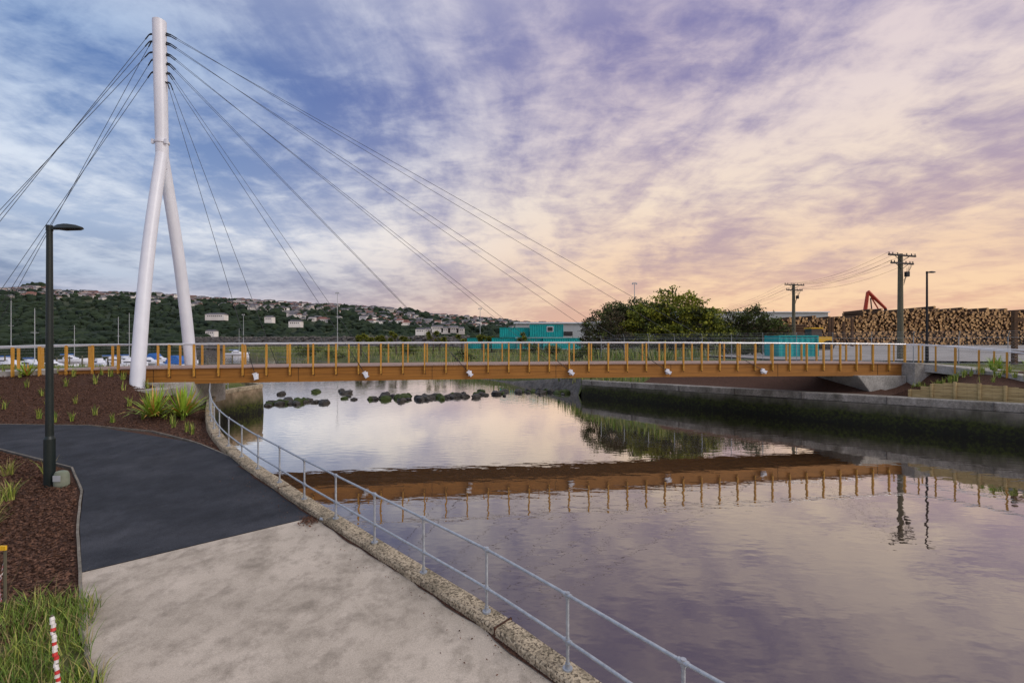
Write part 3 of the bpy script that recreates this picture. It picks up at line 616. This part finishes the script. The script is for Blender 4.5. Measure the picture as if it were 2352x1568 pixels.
# ---------------------------------------------------------------- hill, houses, trees
RX=[-800,-400,0,60,90,130,300,460,600,720,850,950,1050,1150,1320,1500,1700,2600]; RYv=[668,664,669,664,660,670,677,688,694,702,707,717,731,739,747,764,772,776]
def ridge(u): px=1176+1045*u; return (784-np.interp(px,RX,RYv))*1250/1045+4
def hill(u,Y):
    t=(Y-560)/690
    if t<=0: return -1
    r=float(ridge(u)); x=u*Y
    if t<1: z=r*(.62*sm(t)+.38*t**.8)
    else: z=r*(1-.5*(t-1))
    return z+ (9*nz(x*.008,Y*.008,1)+3*nz(x*.03,Y*.03,2))*min(1,t*5)*(1-.75*sm((t-.8)/.2)*(t<=1.3))
us=np.arange(-1.9,1.6,.012); Ys=np.concatenate([np.arange(555,1330,12),[1400,1700]])
V=[(u*Y,Y,hill(u,Y)) for u in us for Y in Ys]; n=len(Ys)
mb=MB(); mb.add(V,[(i*n+j,(i+1)*n+j,(i+1)*n+j+1,i*n+j+1) for i in range(len(us)-1) for j in range(n-1)],0); mb.obj('hills',['hill'],smooth=True)
mb=MB()
for _ in range(5200):
    u=rng.uniform(-1.3,.25); Y=rng.uniform(565,1255); z=hill(u,Y); r=rng.uniform(2.5,8)
    if Y>1100: r*=.75
    blob(mb,(u*Y,Y,z+r*.3),(r*1.2,r,r*.9),0,I=I1,j=.35)
for k in range(12):
    u=(rng.normal()*16+90-1176)/1045; r=rng.uniform(7,11); blob(mb,(u*1245,1245,hill(u,1245)+r*.6),(r,r,r),0,I=I2)
mb.obj('hillside_trees',['htree'])
mb=MB()
def house(mb,x,y,z,w,d,h,rz,wm,rm):
    mb.box((x,y,z+h/2-1.5),(w,d,h+3),wm,rz=rz); c,s=math.cos(rz),math.sin(rz)
    V=[(-w*.54,-d*.54,h),(w*.54,-d*.54,h),(w*.54,d*.54,h),(-w*.54,d*.54,h),(-w*.4,0,h+d*.24),(w*.4,0,h+d*.24)]
    V=[(x+a*c-b*s,y+a*s+b*c,z+q+.02) for a,b,q in V]; mb.add(V,[(0,1,5,4),(1,2,5),(2,3,4,5),(3,0,4),(3,2,1,0)],rm)
    k=max(2,int(w/3))
    for i in range(k):
        a=-w*.4+w*.8*(i+.5)/k; b=-d/2-.06; mb.box((x+a*c-b*s,y+a*s+b*c,z+h*.55),(w*.8/k*.5,.1,h*.3),4,rz=rz)
cnt=0
while cnt<1250:
    u=rng.uniform(-1.25,.12); t_=rng.uniform(.3,1.0)**.75; Y=560+690*t_
    if t_<float(np.interp(u,[-1.2,-.6,-.45],[.66,.6,.4])): continue
    if nz(u*18,t_*9,4)<-.12: continue
    z=hill(u,Y); w=rng.uniform(8,17); house(mb,u*Y,Y,z,w,rng.uniform(7,10),rng.choice([3.2,4.2,6.2]),rng.normal()*.35,int(rng.choice([0,0,0,1])),int(rng.choice([2,2,2,3]))); cnt+=1
for px,yy,w in [(498,724,26),(487,762,12),(620,730,10),(1005,752,16),(1025,755,12),(1042,753,14),(1058,756,10),(985,757,10),(966,758,12),(680,740,16)]:
    u=(px-1176)/1045; Y=620; z=5.1+(784-yy)*Y/1045-4; house(mb,u*Y,Y,z,w,9,5,0,0,2)
mb.obj('hillside_houses',['hw','hw2','hr','hr2','glass'])
mb=MB(); A_=np.array([-230,330.]); B_=np.array([2,150.]); rings=[]
d=(B_-A_)/np.linalg.norm(B_-A_); n_=np.array([d[1],-d[0]])
if n_[1]>0: n_=-n_
for t_ in np.linspace(0,1,120):
    c=A_+(B_-A_)*t_
    hh=(4.9-1.2*t_)*(1 if t_<.9 else (1-t_)*10*.6+.4)+.7*nz(t_*22,0)
    rings.append([(*(c+n_*9),.5)]+[(*(c+n_*(9-2.2*k+1.1*nz(t_*80,k))),.5+(hh+2.4)*sm(k/3)+.5*nz(t_*90,k*3)) for k in range(1,5)]+[(*(c-n_*10),.5)])
mb.sweep(rings,0,close=False)
for _ in range(1500):
    t_=rng.random()*.93; c=A_+(B_-A_)*t_; k=rng.uniform(0,1); q=c+n_*(9-7*k); r=rng.uniform(.35,1); blob(mb,(q[0],q[1],.6+(4.9-1.2*t_+2.4)*sm(k*1.05)),(r,r,r*.7),0,I=I1)
mb.obj('rubble_embankment',['rubble'])

# ---------------------------------------------------------------- containers / buildings
def container(name,x0,x1,y,z0,z1,depth=2.6,windows=(),key='teal'):
    mb=MB(); w=x1-x0; n=int(w/.28); P=[]
    for i in range(n+1):
        t=x0+.12+(w-.24)*i/n; off=.06 if i%2 else 0; P.append((t,y+off)); P.append((t+(w-.24)/n*.5,y+off))
    P=P[:-1]; V=[(a,b,z0+.1) for a,b in P]+[(a,b,z1-.1) for a,b in P]; k=len(P)
    mb.add(V,[(i,i+1,i+1+k,i+k) for i in range(k-1)],0)
    mb.box(((x0+x1)/2,y+depth/2+.1,(z0+z1)/2),(w-.05,depth-.1,z1-z0-.06),0)
    for xx in (x0+.08,x1-.08):
        for yy in (y,y+depth): mb.box((xx,yy,(z0+z1)/2),(.16,.16,z1-z0),0)
    mb.box(((x0+x1)/2,y,z1-.07),(w-.34,.13,.135),0); mb.box(((x0+x1)/2,y,z0+.08),(w-.34,.13,.135),0)
    for wx,wz,ww,wh in windows: mb.box((wx,y-.03,wz),(ww+.3,.08,wh+.3),1); mb.box((wx,y-.08,wz),(ww,.04,wh),2)
    return mb.obj(name,[key,'white','glass'])
container('site_cabin',-3.0,4.2,111,6.1,8.5); container('site_cabin',4.3,12.4,110,6.1,9.2,windows=[(9.2,8.1,1.3,1.0)])
for x0,x1,y in ((-11,-5,112),(-4.9,1.2,110.5),(1.3,7.3,110.2),(7.4,16.5,109)): container('shipping_container',x0,x1,y,3.3,5.95)
container('shipping_container',28.1,32.3,48,3.4,5.75); 
mb=MB(); 
for x,y,w,d,z in [(14,140,26,20,10.2),(95,190,60,20,16.5),(150,230,90,30,14),(60,200,50,20,13.2)]:
    mb.box((x,y,z/2),(w,d,z),0); mb.box((x,y,z+.2),(w+1,d+1,.4),1)
    for k in range(int(w/6)): mb.box((x-w/2+3+k*6,y-d/2-.05,z*.72),(2.6,.1,1.2),2)
mb.obj('warehouse',['shed','white','glass'])

# ---------------------------------------------------------------- log stack
mb=MB(); gz=HR(80,90)-.1
def ltop(x): return float(np.interp(x,[50,53,58,66,70,84,92,104,115,160],[7.2,9.3,9.6,9.8,10.9,11.4,11.2,10.9,11,10.5]))
x=51.5
while x<128:
    z=gz+.2+ (rng.random()*.3); zt=ltop(x)+.5*nz(x*.5,0)+.25*rng.normal()
    while z<zt:
        r=rng.uniform(.13,.27); yy=89+rng.normal()*.3+(x-80)*.02; xx=x+rng.normal()*.06
        mb.tube((xx,yy,z),(xx+rng.normal()*.1,yy+5.5,z+rng.normal()*.05),r,r*.95,n=9,m=1,capm=int(rng.choice([0,0,0,2]))); z+=r*1.72
    x+=.36
mb.box((90,93,(gz+8)/2),(74,3,8.2-gz+3),1)  # dark backing box, added so the gaps between log ends read dark
mb.obj('log_stack',['logend','logbark','logend2'])
mb=MB()
for k in range(120):
    j=k%12; i=k//12; z=HR(50,80)+.25+i*.4; yy=80+j*.45; mb.tube((43+rng.uniform(-.5,.5),yy,z),(51.5+rng.uniform(-.5,.5),yy,z),.2,n=8,m=1 if rng.random()<.6 else 2,capm=0)
mb.obj('log_stack',['logend','logbark','logend2'])
mb=MB()
for px,y,h in [(1905,80,5),(1957,78,5),(1938,82,4.5),(1912,86,5.5),(1850,80,4)]:
    x=(px-1176)/1045*y; mb.box((x,y,HR(x,y)+h/2),(.35,.3,h),0)
mb.obj('log_bunk_posts',['logbark'])
mb=MB(); x,y=38.2,34.6; z=HR(x,y); mb.box((x,y,z+2),(.26,.26,4.2)); mb.box((x+.7,y,z+3.4),(1.8,.12,.3)); mb.box((x+.7,y,z+.9),(1.8,.12,.3)); mb.obj('timber_gate',['logbark'])
mb=MB(); bx,by=84,104; gz2=HR(bx,by)
mb.box((bx,by,gz2+1),(4,3,1.2),1); mb.box((bx-.3,by,gz2+2.7),(3,2.6,2.2)); mb.box((bx-1.2,by-.6,gz2+3.8),(1.4,1.3,2),2)
for k in (-1.3,1.3): mb.box((bx,by+k,gz2+.5),(4.8,.6,1),1)
def arm(a,b,w=.45):
    mb.tube(a,b,w*.8,w*.55,n=6,m=0)
arm((bx-4,by,gz2+3),(bx-2.7,by,16.3),.6); arm((bx-2.7,by,16.5),(bx+1.4,by,12.6),.5); arm((bx-1.9,by,15.2),(bx+.6,by,11),.2)
mb.tube((bx-2,by-.3,12),(bx-2.3,by-.3,15),.12,n=6,m=1); mb.tube((bx+1.3,by,12.6),(bx+1.6,by,11.4),.3,n=6,m=1)
for k in(-1,1): mb.pipe([(bx+1.5,by,11.4),(bx+1.5+k*.7,by,11),(bx+1.5+k*.5,by,10.2)],.14,n=6,m=1)
mb.obj('log_grabber',['red','dark','glass'])
mb=MB(); x,y=44,66; z=HR(x,y)
mb.box((x,y,z+1.5),(3.6,1.8,1),0); mb.box((x-.3,y,z+2.5),(1.5,1.5,1.3),2); mb.box((x-.3,y,z+3.25),(1.7,1.7,.15),0); mb.box((x-2.6,y,z+.9),(.8,2.2,1),1); mb.tube((x-1,y-.7,z+1.8),(x-2.4,y-.7,z+1),.14,n=6,m=0)
for a in(-1.1,1.2):
    for b in(-1,1): mb.tube((x+a,y+b*.8,z+.75),(x+a,y+b*1.2,z+.75),.75,n=16,m=1)
mb.obj('wheel_loader',['yellow','dark','glass'])

# ---------------------------------------------------------------- chain link fence
mb=MB(); a=np.array([9.8,50.]); b=np.array([41,29.7]); L=np.linalg.norm(b-a); d=(b-a)/L; tops=[]
nr=np.array([d[1],-d[0]]); 
if nr[1]>0: nr=-nr
for t_ in np.arange(0,L,2.6):
    p=a+d*t_; z=HR(p[0],p[1]); mb.tube((p[0],p[1],z-.2),(p[0],p[1],z+2.1),.03,n=6); q=p+nr*.35; mb.tube((p[0],p[1],z+2.1),(q[0],q[1],z+2.5),.028,n=6); tops.append((p,q,z))
for (p,q,z),(p2,q2,z2) in zip(tops[:-1],tops[1:]):
    for h in (.1,1.1,2.05): mb.tube((*p,z+h),(*p2,z2+h),.012 if h!=1.1 else .005,n=4)
    for f in (.3,.65,1): r=p+(q-p)*f; r2=p2+(q2-p2)*f; mb.tube((*r,z+2.1+.4*f),(*r2,z2+2.1+.4*f),.005,n=3)
    for j in range(-7,14):
        for sg in (1,-1):
            t0=j/13*1.0; t1=t0+ .75
            c0,c1=max(0,t0),min(1,t1)
            if c1<=c0: continue
            h0=.1+1.95*(c0-t0)/.75; h1=.1+1.95*(c1-t0)/.75
            if sg<0: h0,h1=2.15-h0,2.15-h1
            u0=p+(p2-p)*c0; u1=p+(p2-p)*c1; mb.tube((*u0,z+h0),(*u1,z+h1),.0028,n=3)
mb.obj('chain_link_fence',['galv'])

# ---------------------------------------------------------------- boats
def boat(x,y,L,rz,cover=None,mastH=0,hull=0,z0=0.0):
    mb=MB(); c,s=math.cos(rz),math.sin(rz); rings=[]
    def W(a,b,q): return (x+a*c-b*s,y+a*s+b*c,z0+q)
    for t_ in np.linspace(0,1,9):
        w=L*.17*(1-max(0,(t_-.45)/.55)**2.2)+.02; w*= .88+.12*min(1,t_*3); sh=.75+.35*t_**2; a=-L/2+L*t_
        rings.append([W(a,-w,sh),W(a,-w*.86,.3),W(a,-w*.35,-.25+.3*t_**4),W(a,w*.35,-.25+.3*t_**4),W(a,w*.86,.3),W(a,w,sh)])
    mb.sweep(rings,hull,close=True)
    for t0,t1,h,wf,m in ((.3,.68,.55,.24,0),(.36,.58,.95,.2,0)):
        mb.sweep([[W(-L/2+L*t_,-L*wf*.5*k_,.85),W(-L/2+L*t_,-L*wf*.42*k_,.85+h*k_),W(-L/2+L*t_,L*wf*.42*k_,.85+h*k_),W(-L/2+L*t_,L*wf*.5*k_,.85)] for t_,k_ in ((t0,.9),(t0+.04,1),((t0+t1)/2,1),(t1,.55))],m)
    for sd in(-1,1): mb.sweep([[W(-L/2+L*a_,sd*L*.112,1.0),W(-L/2+L*a_,sd*L*.112,1.25),W(-L/2+L*a_,sd*L*.118,1.25),W(-L/2+L*a_,sd*L*.118,1.0)] for a_ in(.34,.6)],2)
    if cover: 
        mb.sweep([[W(-L/2+L*a_,-L*.15,.85),W(-L/2+L*a_,-L*.1,1.2+h_),W(-L/2+L*a_,L*.1,1.2+h_),W(-L/2+L*a_,L*.15,.85)] for a_,h_ in((.06,.2),(.2,1.1),(.42,1.2),(.52,.4))],1)
    if mastH:
        mb.tube(W(L*.08,0,.8),W(L*.08,0,mastH),.07,.05,n=6,m=3); mb.tube(W(L*.08,0,1.9),W(-L*.35,0,1.8),.06,n=6,m=3); mb.tube(W(-L*.33,0,2.0),W(L*.06,0,2.05),.12,n=6,m=1)
        for a_ in(-L/2,L/2): mb.tube(W(L*.08,0,mastH),W(a_,0,1),.012,n=3,m=4)
        mb.tube(W(L*.08,-.6,mastH*.6),W(L*.08,.6,mastH*.6),.03,n=4,m=3)
    mb.tube(W(-L*.5-.15,0,.2),W(-L*.5-.15,0,1.1),.14,n=6,m=4)
    mb.obj('moored_boat',['white','blue','glass','shed','dark'])
for px,y,L,rz,cv,mh,hu in [(30,78,7,.2,None,0,1),(75,84,8,-.3,None,11.2,0),(125,80,6.5,.5,None,0,0),(18,95,8,.1,None,14,0),(265,100,7,.3,None,10.5,0),(292,104,8,-.2,None,11.6,0),(225,90,6,2.8,None,0,0),(345,95,7,.1,None,0,0),(392,88,7.5,2.9,1,0,0),(420,98,6,.2,None,0,0),(165,110,7,.2,None,9,0),(545,170,8,.3,None,10,0),(300,88,5.5,.4,None,0,0),(368,108,6.5,.2,1,0,0)]:
    boat((px-1176)/1045*y,y,L,rz,cv,mh,hu)
mb=MB()
for k in range(26):
    x=-112+k*2.4; y=86+.15*k; mb.tube((x,y+3,-.5),(x,y+3,1.9+.2*(k%3)),.13,n=7)
    mb.box((x+1.2,y+3,.55),(2.4,1.3,.12))
mb.obj('jetty',['polew'])

# ---------------------------------------------------------------- foreground odds
mb=MB()
def tape(P,w=.035):
    P=np.array(P,float); n=22
    for i in range(n):
        t0,t1=i/n,(i+1)/n
        def at(t): t*=len(P)-1; k=min(int(t),len(P)-2); return P[k]+(P[k+1]-P[k])*(t-k)
        a,b=at(t0),at(t1); o_=np.array([.0,.3,.95])*w; tw=.35*math.sin(i*1.3); o2=np.array([tw,.3,.9])*w
        mb.add([a-o_,b-o2,b+o2,a+o_],[(0,1,2,3)],i%2)
p0=np.array([-5.3,5.35,.68]); ax=np.array([-.26,.15,1.12]); mb.tube(p0-ax*.2,p0+ax,.014,n=6,m=2)
k=0
for t_ in np.arange(0,.98,.035):
    c=p0+ax*t_+np.array([.006*math.sin(k*2.1),0,0]); mb.tube(c,c+ax*.034+np.array([.008*math.sin(k*1.3),0,0]),.020+.006*abs(math.sin(k*1.9)),.017+.006*abs(math.sin(k*2.7)),n=7,m=1 if (k%4)==0 or k%7==3 else 0); k+=1
p1=np.array([-8.02,7.2,.85]); mb.tube(p1-np.array([0,0,.2]),p1+np.array([0,0,1.0]),.02,n=6,m=2); mb.box(p1+np.array([0,-.03,1.0]),(.1,.03,.07),3)
tape([p1+np.array([0,-.03,.75]),p1+np.array([.25,-.3,.5]),p1+np.array([.5,-.5,.42])],.02); tape([p1+np.array([0,-.03,.6]),p1+np.array([.1,-.9,.15]),p1+np.array([.3,-1.6,-.0])],.02)
mb.obj('barrier_tape_stakes',['tapew','taper','polew','yellow'])
mb=MB(); C=[(K(10.3)-.35+rng.normal()*.12,10.25+rng.normal()*.16,zp(10.2)+.05) for _ in range(260)]; mb.quads(C,.03,0,flat=True)
C=[]
for _ in range(260):
    y=rng.uniform(5,13); C.append((K(y)-.2-abs(rng.normal())*.5,y,zp(y)+.05))
mb.quads(C,.016,0,flat=True); mb.obj('leaf_litter',['chip'])
mb=MB(); x,y=K(10.1)-.22,10.1; mb.tube((x-.1,y+.05,zp(y)+.1),(x+.14,y-.06,zp(y)+.12),.035,n=8); mb.tube((x+.05,y-.02,zp(y)),(x+.05,y-.02,zp(y)+.12),.03,n=8); mb.obj('drain_pipe',['galv'],smooth=True)

# ---------------------------------------------------------------- sky
w=bpy.data.worlds.new('World'); S.world=w; w.use_nodes=True; nt=w.node_tree; nt.nodes.clear()
def mth(op,a,b=None,c=None):
    n=node(nt,'ShaderNodeMath',operation=op)
    for i,v in enumerate((a,b,c)):
        if v is None: continue
        if isinstance(v,(int,float)): n.inputs[i].default_value=v
        else: nt.links.new(v,n.inputs[i])
    return n.outputs[0]
tc=node(nt,'ShaderNodeTexCoord'); sp=node(nt,'ShaderNodeSeparateXYZ'); nt.links.new(tc.outputs['Generated'],sp.inputs[0]); X,Y,Z=sp.outputs
zc=mth('MAXIMUM',Z,0.0); r2=mth('SQRT',mth('ADD',mth('MULTIPLY',X,X),mth('MULTIPLY',Y,Y))); az=mth('DIVIDE',X,mth('MAXIMUM',r2,.001))
inv=mth('DIVIDE',1.0,mth('ADD',zc,.17))
cb=node(nt,'ShaderNodeCombineXYZ'); nt.links.new(mth('MULTIPLY',X,inv),cb.inputs[0]); nt.links.new(mth('MULTIPLY',Y,inv),cb.inputs[1])
def nse(scale,detail,rough,dist,off,st=(1,1,1),rot=0):
    mp=node(nt,'ShaderNodeMapping'); mp.inputs['Location'].default_value=off; mp.inputs['Scale'].default_value=st; mp.inputs['Rotation'].default_value=(0,0,rot); nt.links.new(cb.outputs[0],mp.inputs[0])
    n=node(nt,'ShaderNodeTexNoise'); n.inputs['Scale'].default_value=scale; n.inputs['Detail'].default_value=detail; n.inputs['Roughness'].default_value=rough; n.inputs['Distortion'].default_value=dist; nt.links.new(mp.outputs[0],n.inputs['Vector']); return n.outputs['Fac']
nA=nse(2.0,10,.6,.4,(3.1,1.2,0),st=(1,.5,1),rot=-.3); nB=nse(8,7,.62,.3,(0,0,2),st=(.7,1,1),rot=.35); nC=nse(.8,4,.5,.2,(7.4,4,1),st=(1,.6,1))
mm_=mth('ADD',mth('ADD',mth('MULTIPLY',nA,.48),mth('MULTIPLY',nB,.24)),mth('MULTIPLY',nC,.28))
mr=node(nt,'ShaderNodeMapRange',interpolation_type='SMOOTHSTEP'); nt.links.new(mm_,mr.inputs[0]); mr.inputs[1].default_value=.405; mr.inputs[2].default_value=.585
def ramp(stops):
    r=node(nt,'ShaderNodeValToRGB'); el=r.color_ramp.elements
    for i,(p,c) in enumerate(stops):
        x=el[i] if i<2 else el.new(p); x.position=p; x.color=lin(c)
    nt.links.new(zc,r.inputs[0]); return r.outputs[0]
LL=ramp([(0,(228,192,188)),(.05,(200,190,205)),(.11,(186,197,217)),(.2,(238,242,248)),(.3,(214,225,242)),(.45,(172,194,226)),(.75,(245,245,250))])
LD=ramp([(0,(195,168,175)),(.05,(150,155,180)),(.11,(130,145,176)),(.2,(170,187,215)),(.3,(120,148,194)),(.45,(82,117,177)),(.75,(205,210,228))])
RL=ramp([(0,(255,210,168)),(.07,(255,214,172)),(.16,(250,214,180)),(.28,(250,228,206)),(.4,(238,220,215)),(.55,(222,206,214)),(.78,(250,242,245))])
RD=ramp([(0,(240,186,156)),(.07,(230,182,156)),(.16,(200,170,168)),(.28,(180,160,178)),(.4,(152,142,178)),(.55,(134,130,176)),(.78,(215,205,220))])
mr2=node(nt,'ShaderNodeMapRange',interpolation_type='SMOOTHSTEP'); nt.links.new(az,mr2.inputs[0]); mr2.inputs[1].default_value=-.74; mr2.inputs[2].default_value=.36
def mixc(f,a,b):
    n=node(nt,'ShaderNodeMix',data_type='RGBA'); nt.links.new(f,n.inputs[0]); nt.links.new(a,n.inputs[6]); nt.links.new(b,n.inputs[7]); return n.outputs[2]
col=mixc(mr2.outputs[0],mixc(mr.outputs[0],LD,LL),mixc(mr.outputs[0],RD,RL))
bg=node(nt,'ShaderNodeBackground'); nt.links.new(col,bg.inputs[0]); bg.inputs[1].default_value=.93
SUN_AZ,SUN_EL=118,32
sk=node(nt,'ShaderNodeTexSky',sky_type='NISHITA'); sk.sun_disc=False; sk.sun_elevation=math.radians(SUN_EL); sk.sun_rotation=math.radians(SUN_AZ)
bg2=node(nt,'ShaderNodeBackground'); nt.links.new(sk.outputs[0],bg2.inputs[0]); bg2.inputs[1].default_value=.008
ad=node(nt,'ShaderNodeAddShader'); nt.links.new(bg.outputs[0],ad.inputs[0]); nt.links.new(bg2.outputs[0],ad.inputs[1])
out=node(nt,'ShaderNodeOutputWorld'); nt.links.new(ad.outputs[0],out.inputs[0])
sl=bpy.data.lights.new('sun','SUN'); sl.energy=1.4; sl.angle=math.radians(24); sl.color=(1,.95,.88); so=bpy.data.objects.new('sun',sl); S.collection.objects.link(so)
a=math.radians(SUN_AZ); el=math.radians(SUN_EL); dvec=Vector((math.sin(a)*math.cos(el),math.cos(a)*math.cos(el),math.sin(el))); so.rotation_euler=dvec.to_track_quat('Z','Y').to_euler()
# ---------------------------------------------------------------- camera
cam=bpy.data.cameras.new('camera'); cam.lens=16; cam.sensor_width=36; cam.clip_end=6000; cam.clip_start=.05
co=bpy.data.objects.new('camera',cam); co.location=(0,0,CZ); co.rotation_euler=(math.radians(90),0,0); S.collection.objects.link(co); S.camera=co
